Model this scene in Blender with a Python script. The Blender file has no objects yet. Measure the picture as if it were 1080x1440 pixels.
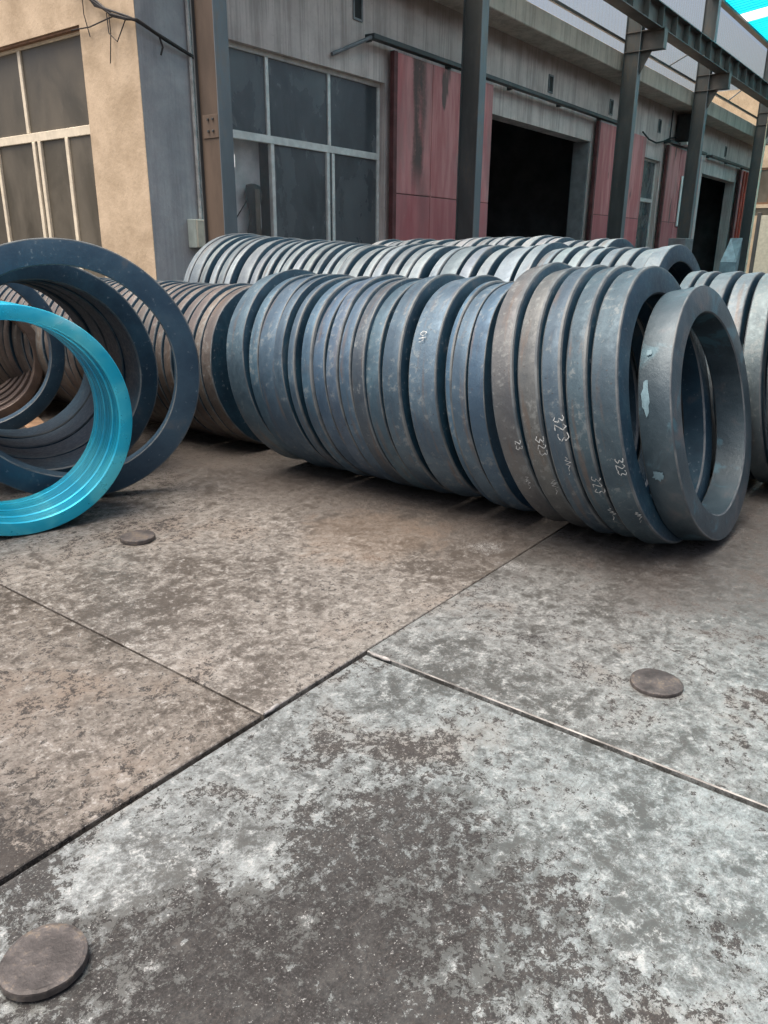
import bpy, math, random
from mathutils import Vector, Matrix
random.seed(7)
R_ = math.radians
C = bpy.context.scene.collection
S = bpy.context.scene

# ------------------------------------------------------------------ camera, world, sun, exposure
CAM_H = 1.4
cd = bpy.data.cameras.new('camera'); cam = bpy.data.objects.new('camera', cd); C.objects.link(cam)
cd.sensor_fit = 'VERTICAL'; cd.sensor_height = 36.0; cd.lens = 36.0 * 1076.44 / 1440.0
cd.clip_start = 0.05; cd.clip_end = 400
_p, _r, _y = .328293, -.0091446, .924665
def _cam_axes():
    F = Vector((0, math.cos(_p), -math.sin(_p))); rt = Vector((1, 0, 0)); dn = F.cross(rt)
    c, s = math.cos(_r), math.sin(_r)
    r2 = rt * c + dn * s; d2 = rt * -s + dn * c
    X = Vector((math.cos(_y), math.sin(_y), 0)); Y = Vector((-math.sin(_y), math.cos(_y), 0)); Z = Vector((0, 0, 1))
    w = lambda v: Vector((v.dot(X), v.dot(Y), v.dot(Z)))
    return w(r2), w(d2), w(F)
_rt, _dn, _fw = _cam_axes()
M = Matrix((_rt, -_dn, -_fw)).transposed().to_4x4(); M.translation = Vector((0, 0, CAM_H))
cam.matrix_world = M
S.camera = cam

SUN_EL, SUN_AZ = R_(73), Vector((-.85, .53))
W = bpy.data.worlds.new('World'); S.world = W; W.use_nodes = True
_n = W.node_tree.nodes; _n.clear()
_o = _n.new('ShaderNodeOutputWorld'); _b = _n.new('ShaderNodeBackground'); _s = _n.new('ShaderNodeTexSky')
_s.sky_type = 'NISHITA'; _s.sun_disc = False; _s.sun_elevation = SUN_EL; _s.sun_rotation = math.atan2(SUN_AZ.x, SUN_AZ.y)
_s.air_density = 1.0; _s.dust_density = 10.0; _s.ozone_density = 1.0
_b.inputs['Strength'].default_value = 0.135
W.node_tree.links.new(_s.outputs[0], _b.inputs[0]); W.node_tree.links.new(_b.outputs[0], _o.inputs[0])
sd = bpy.data.lights.new('sun', 'SUN'); sun = bpy.data.objects.new('sun', sd); C.objects.link(sun)
sd.energy = 2.6; sd.angle = R_(55); sd.color = (1.0, .93, .84)
_d = Vector((SUN_AZ.x * math.cos(SUN_EL), SUN_AZ.y * math.cos(SUN_EL), math.sin(SUN_EL)))
sun.rotation_euler = _d.to_track_quat('Z', 'Y').to_euler(); sun.location = _d * 60
S.view_settings.view_transform = 'Standard'; S.view_settings.look = 'None'
S.view_settings.exposure = 0.76; S.view_settings.gamma = 1; S.view_settings.use_curve_mapping = False

# ------------------------------------------------------------------ node helpers
class NT:
    def __init__(s, name):
        s.m = bpy.data.materials.new(name); s.m.use_nodes = True
        s.t = s.m.node_tree; s.t.nodes.clear()
        s.out = s.t.nodes.new('ShaderNodeOutputMaterial')
        s.tc = s.t.nodes.new('ShaderNodeTexCoord')
    def n(s, typ, **kw):
        x = s.t.nodes.new(typ)
        for k, v in kw.items(): setattr(x, k, v)
        return x
    def set(s, sock, v):
        if isinstance(v, bpy.types.NodeSocket): s.t.links.new(v, sock)
        elif isinstance(v, (tuple, list)) and sock.type == 'RGBA': sock.default_value = (*v[:3], 1)
        elif sock.type == 'RGBA': sock.default_value = (v, v, v, 1)
        else: sock.default_value = v
    def coord(s, scale=(1, 1, 1), loc=(0, 0, 0), rot=(0, 0, 0), src='Object', seed=False):
        mp = s.n('ShaderNodeMapping'); s.set(mp.inputs['Scale'], scale); s.set(mp.inputs['Rotation'], rot)
        s.t.links.new(s.tc.outputs[src], mp.inputs['Vector'])
        if seed:
            oi = s.n('ShaderNodeObjectInfo'); mu = s.math('MULTIPLY', oi.outputs['Random'], 57.0)
            cb = s.n('ShaderNodeCombineXYZ')
            for i in range(3): s.set(cb.inputs[i], mu)
            s.t.links.new(cb.outputs[0], mp.inputs['Location'])
        else: s.set(mp.inputs['Location'], loc)
        return mp.outputs[0]
    def noise(s, vec, scale=5, detail=6, rough=.55, dist=0.0):
        x = s.n('ShaderNodeTexNoise'); s.t.links.new(vec, x.inputs['Vector'])
        for k, v in (('Scale', scale), ('Detail', detail), ('Roughness', rough), ('Distortion', dist)): s.set(x.inputs[k], v)
        return x.outputs['Fac']
    def vor(s, vec, scale=5, feature='DISTANCE_TO_EDGE'):
        x = s.n('ShaderNodeTexVoronoi', feature=feature); s.t.links.new(vec, x.inputs['Vector']); s.set(x.inputs['Scale'], scale)
        return x.outputs['Distance']
    def math(s, op, a, b=0.0, c=None, clamp=False):
        x = s.n('ShaderNodeMath', operation=op, use_clamp=clamp); s.set(x.inputs[0], a); s.set(x.inputs[1], b)
        if c is not None: s.set(x.inputs[2], c)
        return x.outputs[0]
    def ramp(s, f, lo, hi, a=0.0, b=1.0):
        x = s.n('ShaderNodeMapRange', interpolation_type='SMOOTHSTEP'); s.set(x.inputs[0], f)
        for i, v in enumerate((lo, hi, a, b)): s.set(x.inputs[i + 1], v)
        return x.outputs[0]
    def mix(s, f, a, b, mode='MIX'):
        x = s.n('ShaderNodeMix', data_type='RGBA', blend_type=mode); s.set(x.inputs[0], f); s.set(x.inputs[6], a); s.set(x.inputs[7], b)
        return x.outputs[2]
    def objcol(s): return s.n('ShaderNodeObjectInfo').outputs['Color']
    def rnd(s): return s.n('ShaderNodeObjectInfo').outputs['Random']
    def bump(s, h, strength=.3, dist=.01):
        x = s.n('ShaderNodeBump'); s.set(x.inputs['Strength'], strength); s.set(x.inputs['Distance'], dist); s.set(x.inputs['Height'], h)
        return x.outputs[0]
    def bsdf(s, col, rough=.6, metal=0.0, spec=.5, normal=None, alpha=None):
        x = s.n('ShaderNodeBsdfPrincipled')
        s.set(x.inputs['Base Color'], col); s.set(x.inputs['Roughness'], rough); s.set(x.inputs['Metallic'], metal)
        s.set(x.inputs['Specular IOR Level'], spec)
        if normal is not None: s.set(x.inputs['Normal'], normal)
        if alpha is not None: s.set(x.inputs['Alpha'], alpha)
        s.t.links.new(x.outputs[0], s.out.inputs[0]); return x

def mat_simple(name, col, rough=.6, metal=0., var=.25, scale=6., bump=.15, spec=.4, stretch=(1, 1, 1), dirt=None):
    t = NT(name); v = t.coord(stretch, seed=True)
    n1 = t.noise(v, scale, 8, .6); n2 = t.noise(v, scale * 7, 5, .6)
    f = t.ramp(n1, .3, .7)
    c = t.mix(f, tuple(x * (1 - var) for x in col), tuple(min(1, x * (1 + var)) for x in col))
    if dirt is not None:
        d = t.ramp(t.math('ADD', t.math('MULTIPLY', n2, .5), t.math('MULTIPLY', n1, .6)), .55, .72)
        c = t.mix(d, c, dirt)
    t.bsdf(c, rough, metal, spec, t.bump(n2, bump, .005))
    return t.m

# ---- ring steel: scaled outer rim, dark blue mill-scale faces, worn edges
def mat_ring_outer(name, tint=(1, 1, 1)):
    t = NT(name); v = t.coord(seed=True); vs = t.coord((1, 9, 1), seed=True)
    base = t.mix(1.0, t.objcol(), (1.12, 1.12, 1.12), 'MULTIPLY')
    n1 = t.noise(v, 3.2, 7, .62, .4); n2 = t.noise(v, 26, 8, .7); n3 = t.noise(vs, 2.2, 6, .6)
    n4 = t.noise(v, 85, 4, .6)
    c = t.mix(t.ramp(n1, .34, .66), t.mix(1., base, (.60, .63, .68), 'MULTIPLY'), base)
    # rusty brown flush and pale scuffed scale
    c = t.mix(t.math('MULTIPLY', t.ramp(n3, .53, .70), .55), c, (.120, .085, .065))
    pale = t.ramp(t.math('ADD', n2, t.math('MULTIPLY', n1, .5)), .80, .93)
    c = t.mix(t.math('MULTIPLY', pale, .42), c, (.25, .27, .27))
    dark = t.ramp(n2, .36, .28)
    c = t.mix(t.math('MULTIPLY', dark, .75), c, (.028, .033, .038))
    pit = t.ramp(t.noise(v, 60, 3, .5), .33, .27); c = t.mix(t.math('MULTIPLY', pit, .6), c, (.05, .04, .035))
    c = t.mix(t.math('MULTIPLY', t.ramp(n4, .62, .74), .15), c, (.22, .23, .225))
    h = t.math('ADD', t.math('MULTIPLY', n2, .7), t.math('MULTIPLY', n1, 1.4))
    t.bsdf(c, t.ramp(n2, .3, .7, .42, .68), .50, .5, t.bump(h, .45, .006)); return t.m
def mat_ring_face(name, a=(.006, .024, .044), b=(.015, .050, .080), metal=.25):
    t = NT(name); v = t.coord(seed=True)
    n1 = t.noise(v, 4.5, 7, .62, .3); n2 = t.noise(v, 40, 6, .65)
    c = t.mix(t.ramp(n1, .3, .7), a, b)
    c = t.mix(t.math('MULTIPLY', t.ramp(n2, .60, .70), .5), c, (.17, .21, .24))
    c = t.mix(t.math('MULTIPLY', t.ramp(n1, .58, .72), .35), c, (.12, .10, .085))
    t.bsdf(c, t.ramp(n2, .3, .7, .38, .58), metal, .5, t.bump(n2, .35, .003)); return t.m
def mat_ring_edge(name, col=(.105, .118, .125)):
    t = NT(name); v = t.coord(seed=True)
    n1 = t.noise(v, 7, 6, .6)
    c = t.mix(t.ramp(n1, .36, .60), (.045, .058, .070), col)
    t.bsdf(c, .58, .1, .4, t.bump(n1, .2, .002)); return t.m
M_OUT = mat_ring_outer('forged_steel_outer')
M_FACE = mat_ring_face('forged_steel_face')
M_EDGE = mat_ring_edge('forged_steel_worn_edge')
M_RUSTFACE = mat_ring_face('rusty_bore', (.060, .042, .034), (.13, .092, .072), .1)

# front ring: bluish scale with pale flaked paint blotches
def mat_front(name, blot, lo, hi):
    t = NT(name); v = t.coord(seed=False); vb = t.coord((1, .8, 1), (3.1, .2, 7.7))
    n1 = t.noise(v, 4, 7, .6, .4); n2 = t.noise(v, 30, 7, .7); nb = t.noise(vb, 5.2, 7, .62, .8)
    c = t.mix(t.ramp(n1, .32, .68), (.024, .042, .056), (.050, .077, .095))
    c = t.mix(t.math('MULTIPLY', t.ramp(n1, .55, .72), .5), c, (.16, .12, .11))
    c = t.mix(t.math('MULTIPLY', t.ramp(nb, lo, hi), .75), c, blot)
    c = t.mix(t.math('MULTIPLY', t.ramp(n2, .64, .74), .35), c, (.22, .27, .29))
    t.bsdf(c, .42, .25, .5, t.bump(t.math('ADD', n2, n1), .45, .005)); return t.m
M_FOUT = mat_front('front_ring_outer', (.065, .13, .165), .55, .66)
M_FFACE = mat_front('front_ring_bore', (.05, .125, .165), .54, .64)

def mat_teal():  # teal and pale patches paint in the reflected cyan roof and skylights
    t = NT('machined_teal_reflection'); v = t.coord((1, .5, 1)); g = t.coord((40, 40, 40))
    n1 = t.noise(v, 2.3, 4, .5, .6); n2 = t.noise(g, 1.6, 5, .6)
    c = t.mix(t.ramp(n1, .42, .62), (.010, .40, .60), (.10, .60, .72))
    c = t.mix(t.math('MULTIPLY', t.ramp(n1, .56, .68), .7), c, (.50, .74, .80))
    n3 = t.noise(t.coord((1, 30, 1)), 3, 5, .6); c = t.mix(t.math('MULTIPLY', t.ramp(n2, .62, .72), .35), c, (.10, .16, .17))
    t.bsdf(c, t.ramp(n3, .3, .7, .22, .40), .40, .5, t.bump(n2, .08, .002)); return t.m
M_TEAL = mat_teal()

# ---- floor plates
def mat_floor(name):
    t = NT(name); v = t.coord(); oc = t.objcol()
    sep = t.n('ShaderNodeSeparateXYZ'); t.t.links.new(t.tc.outputs['Object'], sep.inputs[0])
    def blob(cx, cy, r, rx=1.0):
        dx = t.math('MULTIPLY', t.math('SUBTRACT', sep.outputs[0], cx), rx); dy = t.math('SUBTRACT', sep.outputs[1], cy)
        d = t.math('SQRT', t.math('ADD', t.math('MULTIPLY', dx, dx), t.math('MULTIPLY', dy, dy)))
        return t.ramp(d, r, 0.0)
    big = t.noise(v, 1.4, 4, .55, .3); mid = t.noise(v, 5.0, 8, .70, .6); fine = t.noise(v, 30, 10, .80, .35)
    fin3 = t.noise(t.coord((1, 1, 1), (1.3, 7.2, 1)), 80, 8, .80, .8); fin2 = t.noise(t.coord((1, 1, 1), (5.3, 2.2, 1)), 19, 10, .78, .3); grit = t.noise(v, 170, 5, .75)
    C0 = lambda f, k: t.math('MULTIPLY', t.math('SUBTRACT', f, .5), k)
    add = lambda *a: a[0] if len(a) == 1 else t.math('ADD', a[0], add(*a[1:]))
    # worn light crust over a browner layer
    lm = t.ramp(add(C0(mid, .9), C0(fin2, 1.2), C0(fin3, .9), C0(big, .8)), -.20, .16)
    c = t.mix(lm, (.100, .092, .085), (.345, .338, .328))
    c = t.mix(1.0, c, oc, 'MULTIPLY')
    c = t.mix(1.0, c, (.84, .84, .84), 'MULTIPLY')
    c = t.mix(t.math('MULTIPLY', t.ramp(add(fin2, C0(fin3, .9)), .57, .65), .5), c, (.47, .465, .45))
    c = t.mix(t.math('MULTIPLY', t.ramp(add(C0(big, 1.), C0(mid, .6)), .03, .22), .40), c, (.20, .135, .090))
    # dark oily scale: zone field + noise, so dark flecks on light and light flecks on dark come from one border
    Z = add(t.math('MULTIPLY', blob(.66, 1.02, .72), .31), t.math('MULTIPLY', blob(.95, .62, .72), .20), t.math('MULTIPLY', blob(.56, 1.72, .42), .26), t.math('MULTIPLY', blob(1.28, .80, .50), .16),
            t.math('MULTIPLY', blob(1.45, 1.10, .42), .10), t.math('MULTIPLY', blob(.80, 1.38, .19), -.52), t.math('MULTIPLY', blob(1.00, 1.14, .15), -.34), t.math('MULTIPLY', blob(1.72, .42, .5), -.10),
            t.math('MULTIPLY', blob(2.44, 1.12, .11), .22), t.math('MULTIPLY', blob(2.20, 1.30, .26), -.20), t.math('MULTIPLY', blob(1.50, .20, .14), .16))
    dn = add(C0(fine, 1.55), C0(mid, 1.0), C0(fin3, 1.05), C0(big, .60), Z)
    dm = t.ramp(dn, .105, .190)
    darkc = t.mix(t.ramp(grit, .40, .62), (.011, .010, .0105), (.027, .025, .025))
    darkc = t.mix(t.math('MULTIPLY', t.ramp(fin2, .52, .64), .5), darkc, (.040, .037, .035))
    c = t.mix(t.math('MULTIPLY', dm, .93), c, darkc)
    # thin dark veining and scratches
    vv = t.noise(t.coord((1.3, 3.2, 1), rot=(0, 0, .6)), 14, 8, .72, 1.2)
    c = t.mix(t.math('MULTIPLY', t.ramp(t.math('ABSOLUTE', C0(vv, 1.0)), .016, .0), t.ramp(mid, .44, .60, 0, .75)), c, (.065, .056, .050))
    # greasy dirt along the ring rows, deepened to paint in their shade
    grime_shade = t.ramp(add(sep.outputs[0], C0(mid, 1.2), C0(fin2, .8)), 2.70, 3.35)
    c = t.mix(t.math('MULTIPLY', grime_shade, .72), c, (.070, .060, .054))
    brn = t.math('MULTIPLY', t.ramp(add(blob(2.95, 2.3, .7, .9), C0(mid, 1.6), C0(fin2, .8)), .30, .75), .22)
    c = t.mix(brn, c, (.24, .17, .115))
    c = t.mix(t.math('MULTIPLY', t.ramp(grit, .54, .66), .30), c, (.055, .050, .047))
    wf = t.ramp(add(t.math('MULTIPLY', add(blob(3.16, 1.74, .17), blob(3.02, 1.52, .13)), .22), C0(grit, 1.5), C0(fine, .8)), .20, .28)
    c = t.mix(t.math('MULTIPLY', wf, .6), c, (.45, .46, .46))
    sc1 = t.noise(t.coord((1.0, 34, 1), rot=(0, 0, 1.1)), 5, 3, .5); sc2 = t.noise(t.coord((38, 1.4, 1), rot=(0, 0, .35)), 5, 3, .5); sc3 = t.noise(t.coord((1.2, 30, 1), rot=(0, 0, 2.3)), 6, 3, .5)
    scr = t.math('MAXIMUM', t.ramp(sc1, .67, .72), t.math('MAXIMUM', t.ramp(sc2, .68, .73), t.ramp(sc3, .70, .75)))
    c = t.mix(t.math('MULTIPLY', scr, .55), c, (.065, .060, .056))
    h = add(t.math('MULTIPLY', fine, .8), t.math('MULTIPLY', mid, .6), t.math('MULTIPLY', grit, .35), t.math('MULTIPLY', dm, -.10))
    t.bsdf(c, t.math('ADD', t.ramp(fine, .35, .65, .30, .50), t.math('MULTIPLY', dm, .30)), t.math('MULTIPLY', t.math('SUBTRACT', 1.0, dm), .40), t.math('SUBTRACT', .45, t.math('MULTIPLY', dm, .25)), t.bump(h, .30, .004)); return t.m
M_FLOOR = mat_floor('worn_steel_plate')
M_GROUND = mat_simple('oily_concrete', (.07, .065, .06), .8, var=.35, scale=2.0, bump=.4)
M_PLATE_EDGE = mat_simple('plate_edge', (.020, .018, .017), .6, .3, scale=12)
M_LIP = mat_simple('worn_plate_lip', (.17, .165, .16), .45, .3, var=.6, scale=7)
M_DISC = mat_simple('burnt_disc', (.070, .063, .062), .55, .35, var=.45, scale=14, bump=.5, dirt=(.16, .13, .10))
M_WELD = mat_simple('weld_metal', (.28, .27, .265), .45, .5, scale=40, bump=.6)

# ---- building materials
def mat_plaster(name, a, b, dirt, streak=0.0, bump=.4, fine_rib=0.0, topz=None):
    t = NT(name); v = t.coord(); n1 = t.noise(v, 1.7, 8, .62, .3); n2 = t.noise(v, 16, 7, .65)
    c = t.mix(t.ramp(n1, .30, .70), a, b)
    c = t.mix(t.math('MULTIPLY', t.ramp(n2, .55, .75), .35), c, dirt)
    h = t.math('ADD', n2, t.math('MULTIPLY', n1, .6))
    if streak:
        s1 = t.noise(t.coord((4.5, 4.5, .35)), 1.0, 8, .68, .15); s2 = t.noise(t.coord((26, 26, .8)), 1.0, 5, .6)
        m = t.ramp(t.math('ADD', t.math('MULTIPLY', s1, .75), t.math('MULTIPLY', s2, .4)), .52, .68)
        c = t.mix(t.math('MULTIPLY', m, streak), c, dirt)
        m2 = t.ramp(s2, .56, .74)
        c = t.mix(t.math('MULTIPLY', m2, streak * .5), c, (.50, .47, .44))
        h = t.math('ADD', h, t.math('MULTIPLY', s2, fine_rib))
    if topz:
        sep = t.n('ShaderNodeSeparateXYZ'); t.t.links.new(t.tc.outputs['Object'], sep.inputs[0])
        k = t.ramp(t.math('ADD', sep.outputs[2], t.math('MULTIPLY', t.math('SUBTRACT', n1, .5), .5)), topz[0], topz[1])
        c = t.mix(t.math('MULTIPLY', k, .65), c, (.14, .105, .08))  # brown stain plus painted-in shade towards the top, below the cornice
    t.bsdf(c, .85, 0, .25, t.bump(h, bump, .012)); return t.m
M_ORANGE = mat_plaster('ochre_plaster', (.41, .315, .215), (.60, .475, .34), (.28, .21, .15), bump=.5)
M_BLUEGREY = mat_plaster('blue_grey_plaster', (.29, .30, .315), (.43, .44, .45), (.20, .21, .22), streak=.35)
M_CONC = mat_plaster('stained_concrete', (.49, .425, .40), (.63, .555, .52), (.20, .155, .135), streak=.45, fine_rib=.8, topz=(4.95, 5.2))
M_CORNICE = mat_plaster('cornice_concrete', (.46, .40, .34), (.58, .51, .44), (.18, .15, .125), streak=.4)
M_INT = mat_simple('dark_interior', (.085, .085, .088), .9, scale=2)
M_REVEAL = mat_simple('reveal_grey', (.16, .165, .17), .8, scale=3)
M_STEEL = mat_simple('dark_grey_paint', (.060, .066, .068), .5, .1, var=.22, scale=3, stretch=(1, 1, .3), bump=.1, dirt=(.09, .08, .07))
M_STEELLIT = mat_simple('lit_grey_paint', (.125, .15, .165), .5, .1, var=.18, scale=3, stretch=(1, 1, .3), bump=.1, dirt=(.16, .15, .14))  # lighter copy of the column paint, painting in light on the front flanges
M_PRIMER = mat_simple('brown_primer', (.105, .076, .056), .6, .05, var=.25, scale=3, stretch=(1, 1, .3), bump=.15)
M_BEAM = mat_simple('beam_paint', (.095, .088, .082), .5, .15, var=.25, scale=3, bump=.1)
def mat_red():
    t = NT('faded_red_paint'); v = t.coord(); vs = t.coord((3.2, 3.2, .45), seed=False)
    n1 = t.noise(vs, 1.3, 7, .6, .3); n2 = t.noise(v, 22, 6, .65); n3 = t.noise(t.coord((1.4, 1.4, .35), (9, 2, 1)), 1.3, 5, .55, .2)
    c = t.mix(t.ramp(n1, .34, .66), (.42, .130, .132), (.58, .26, .25))
    c = t.mix(t.math('MULTIPLY', t.ramp(n3, .48, .68), .65), c, (.24, .17, .16))
    c = t.mix(t.math('MULTIPLY', t.ramp(n3, .38, .33), .85), c, (.085, .075, .065))
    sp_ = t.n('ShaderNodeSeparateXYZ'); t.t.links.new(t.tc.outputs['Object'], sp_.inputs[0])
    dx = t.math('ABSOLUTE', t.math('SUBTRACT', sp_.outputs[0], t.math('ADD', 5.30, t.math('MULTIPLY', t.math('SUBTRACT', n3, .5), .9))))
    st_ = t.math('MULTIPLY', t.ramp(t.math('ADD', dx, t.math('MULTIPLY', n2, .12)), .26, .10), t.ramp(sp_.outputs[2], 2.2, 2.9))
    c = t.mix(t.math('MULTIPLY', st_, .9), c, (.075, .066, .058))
    c = t.mix(t.math('MULTIPLY', t.ramp(sp_.outputs[2], 2.35, 2.25), .5), c, (.36, .10, .11))
    c = t.mix(t.math('MULTIPLY', t.ramp(n2, .6, .72), .4), c, (.40, .25, .24))
    t.bsdf(c, .62, 0, .35, t.bump(n2, .2, .004)); return t.m
M_RED = mat_red()
M_REDDARK = mat_simple('dark_red_frame', (.10, .035, .035), .6, var=.3, scale=5)
M_REDBRIGHT = mat_simple('red_edge', (.42, .075, .05), .6, var=.25, scale=4, stretch=(1, 1, .3))
M_CREAM = mat_simple('cream_frame', (.72, .64, .50), .5, var=.12, scale=8, bump=.05)
M_WHITEFR = mat_simple('aluminium_frame', (.64, .65, .62), .4, .3, var=.15, scale=8, bump=.05)
def mat_pane(name, a, b, alpha=None, rough=.16):
    t = NT(name); v = t.coord((1, 1, .6), seed=True); n1 = t.noise(v, 1.6, 6, .6, .5); n2 = t.noise(v, 30, 6, .7)
    c = t.mix(t.ramp(n1, .3, .7), a, b); c = t.mix(t.math('MULTIPLY', t.rnd(), .45), c, tuple(.45 * q for q in a))
    c = t.mix(t.math('MULTIPLY', t.ramp(n2, .58, .75), .25), c, (.26, .25, .23))
    t.bsdf(c, t.ramp(n1, .3, .7, rough, rough + .2), 0, .6, t.bump(n1, .06, .01), alpha); return t.m
M_PANE = mat_pane('dusty_glass_grey', (.060, .070, .078), (.125, .14, .15))
M_PANEBR = mat_pane('dusty_glass_brown', (.075, .066, .050), (.15, .13, .098), rough=.3)
M_PANECLEAR = mat_pane('dusty_glass_clear', (.30, .30, .30), (.40, .40, .40), alpha=.12)
M_BLIND = mat_simple('pale_inner_screen', (.66, .64, .62), .8, scale=3)
M_BLACK = mat_simple('black_rubber', (.012, .011, .011), .6, scale=9)
M_BROWNBAG = mat_simple('dark_leather', (.11, .085, .062), .5, scale=9)
M_CABLE = mat_simple('black_cable', (.022, .020, .020), .6, scale=9)
M_PIPE = mat_simple('grey_conduit', (.46, .46, .44), .5, scale=9)
M_BOX = mat_simple('cream_box', (.50, .47, .38), .5, var=.12, scale=8)
M_BOXSIDE = mat_simple('pale_green_box_side', (.42, .48, .44), .45, var=.12, scale=8)
M_GREYBOX = mat_simple('grey_box', (.15, .16, .17), .5, scale=6)
M_WHITE = mat_simple('white_board', (.72, .72, .68), .6, var=.06, scale=4)
M_LITFLOOR = mat_simple('lit_floor_brown', (.24, .15, .09), .75, .1, var=.3, scale=9)
M_RUSTSH = mat_simple('rusty_shaft', (.33, .22, .16), .6, .2, var=.35, scale=8, bump=.4)
M_BROWN = mat_simple('brown_wood', (.20, .11, .06), .7, scale=6)
M_CHALK = mat_simple('chalk', (.36, .38, .385), .9, var=.45, scale=45)
M_BLUEWHITE = mat_simple('pale_blue_sheet', (.16, .25, .29), .5, var=.3, scale=6)
def mat_sheet(name, col, trans, rough=.5, streak=.12, w=.55, clear=0.):
    t = NT(name); v = t.coord((9, 9, .5)); n1 = t.noise(v, 1.2, 5, .6)
    c = t.mix(t.ramp(n1, .35, .7), tuple(x * (1 - streak) for x in col), col)
    d = t.n('ShaderNodeBsdfPrincipled'); t.set(d.inputs['Base Color'], c); t.set(d.inputs['Roughness'], rough)
    tr = t.n('ShaderNodeBsdfTranslucent'); t.set(tr.inputs[0], trans)
    mx = t.n('ShaderNodeMixShader'); t.set(mx.inputs[0], w); t.t.links.new(d.outputs[0], mx.inputs[1]); t.t.links.new(tr.outputs[0], mx.inputs[2])
    if clear:
        tp = t.n('ShaderNodeBsdfTransparent'); t.set(tp.inputs[0], (1, .97, .90)); m2 = t.n('ShaderNodeMixShader'); t.set(m2.inputs[0], clear)
        t.t.links.new(mx.outputs[0], m2.inputs[1]); t.t.links.new(tp.outputs[0], m2.inputs[2]); mx = m2
    t.t.links.new(mx.outputs[0], t.out.inputs[0]); return t.m
M_CLAD = mat_sheet('white_translucent_cladding', (.82, .78, .70), (.92, .86, .76), w=.65, clear=.93)
M_ROOF = mat_sheet('cyan_roof_sheet', (.01, .42, .58), (.01, .62, .82), w=.65)
M_SKYL = mat_sheet('white_skylight_sheet', (.85, .86, .86), (.95, .96, .97), w=.85)

# ------------------------------------------------------------------ mesh helpers
class MB:
    def __init__(s): s.v = []; s.f = []; s.mi = []; s.sm = []
    def add(s, vs, fs, mi=0, smooth=False):
        k = len(s.v); s.v += [tuple(v) for v in vs]
        for f in fs: s.f.append(tuple(i + k for i in f)); s.mi.append(mi); s.sm.append(smooth)
        return s
    def box(s, x0, x1, y0, y1, z0, z1, mi=0, bev=0.0):
        if bev <= 0:
            vs = [(x, y, z) for x in (x0, x1) for y in (y0, y1) for z in (z0, z1)]
            return s.add(vs, [(0, 1, 3, 2), (4, 6, 7, 5), (0, 4, 5, 1), (2, 3, 7, 6), (0, 2, 6, 4), (1, 5, 7, 3)], mi)
        b = bev; vs = []; idx = {}
        for ix, x in enumerate((x0, x1)):
            for iy, y in enumerate((y0, y1)):
                for iz, z in enumerate((z0, z1)):
                    sx, sy, sz = (1, -1)[ix], (1, -1)[iy], (1, -1)[iz]
                    for ax, p in enumerate(((x, y + b * sy, z + b * sz), (x + b * sx, y, z + b * sz), (x + b * sx, y + b * sy, z))):
                        idx[ix, iy, iz, ax] = len(vs); vs.append(p)
        I = idx; fs = []
        for i in (0, 1):
            fs += [[I[i, 0, 0, 0], I[i, 0, 1, 0], I[i, 1, 1, 0], I[i, 1, 0, 0]], [I[0, i, 0, 1], I[0, i, 1, 1], I[1, i, 1, 1], I[1, i, 0, 1]], [I[0, 0, i, 2], I[0, 1, i, 2], I[1, 1, i, 2], I[1, 0, i, 2]]]
        for i in (0, 1):
            for j in (0, 1):
                fs += [[I[i, j, 0, 0], I[i, j, 1, 0], I[i, j, 1, 1], I[i, j, 0, 1]], [I[i, 0, j, 0], I[i, 1, j, 0], I[i, 1, j, 2], I[i, 0, j, 2]], [I[0, i, j, 1], I[1, i, j, 1], I[1, i, j, 2], I[0, i, j, 2]]]
                for k in (0, 1): fs.append([I[i, j, k, 0], I[i, j, k, 1], I[i, j, k, 2]])
        return s.add(vs, fs, mi)
    def tube(s, pts, r, n=8, mi=0, cap=True):
        pts = [Vector(p) for p in pts]; rings = []
        for i, p in enumerate(pts):
            d = (pts[min(i + 1, len(pts) - 1)] - pts[max(i - 1, 0)]).normalized()
            a = d.cross(Vector((0, 0, 1)) if abs(d.z) < .9 else Vector((1, 0, 0))).normalized(); b = d.cross(a)
            rr = r[i] if isinstance(r, (list, tuple)) else r
            rings.append([p + (a * math.cos(2 * math.pi * j / n) + b * math.sin(2 * math.pi * j / n)) * rr for j in range(n)])
        vs = [q for g in rings for q in g]; fs = []
        for i in range(len(pts) - 1):
            for j in range(n): fs.append((i * n + j, i * n + (j + 1) % n, (i + 1) * n + (j + 1) % n, (i + 1) * n + j))
        s.add(vs, fs, mi, True)
        if cap:
            k = len(vs); s.add(rings[0], [tuple(range(n))], mi); s.add(rings[-1], [tuple(range(n))], mi)
        return s
    def build(s, name, mats, parent=None, loc=(0, 0, 0), rot=(0, 0, 0), fix=True):
        me = bpy.data.meshes.new(name); me.from_pydata(s.v, [], s.f)
        for m in (mats if isinstance(mats, (list, tuple)) else [mats]): me.materials.append(m)
        me.polygons.foreach_set('material_index', s.mi); me.polygons.foreach_set('use_smooth', s.sm)
        if fix:
            import bmesh
            bm = bmesh.new(); bm.from_mesh(me); bmesh.ops.recalc_face_normals(bm, faces=bm.faces); bm.to_mesh(me); bm.free()
        me.update()
        o = bpy.data.objects.new(name, me); C.objects.link(o); o.location = loc; o.rotation_euler = rot
        if parent is not None: o.parent = parent
        return o
def tag(o, label=None, cat=None, group=None, kind=None):
    for k, v in (('label', label), ('category', cat), ('group', group), ('kind', kind)):
        if v: o[k] = v
    return o
def empty(name, loc, label=None, cat=None, group=None, rz=0.):
    o = bpy.data.objects.new(name, None); C.objects.link(o); o.location = loc; o.rotation_euler = (0, 0, rz)
    o.empty_display_size = .2
    return tag(o, label, cat, group)
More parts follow.
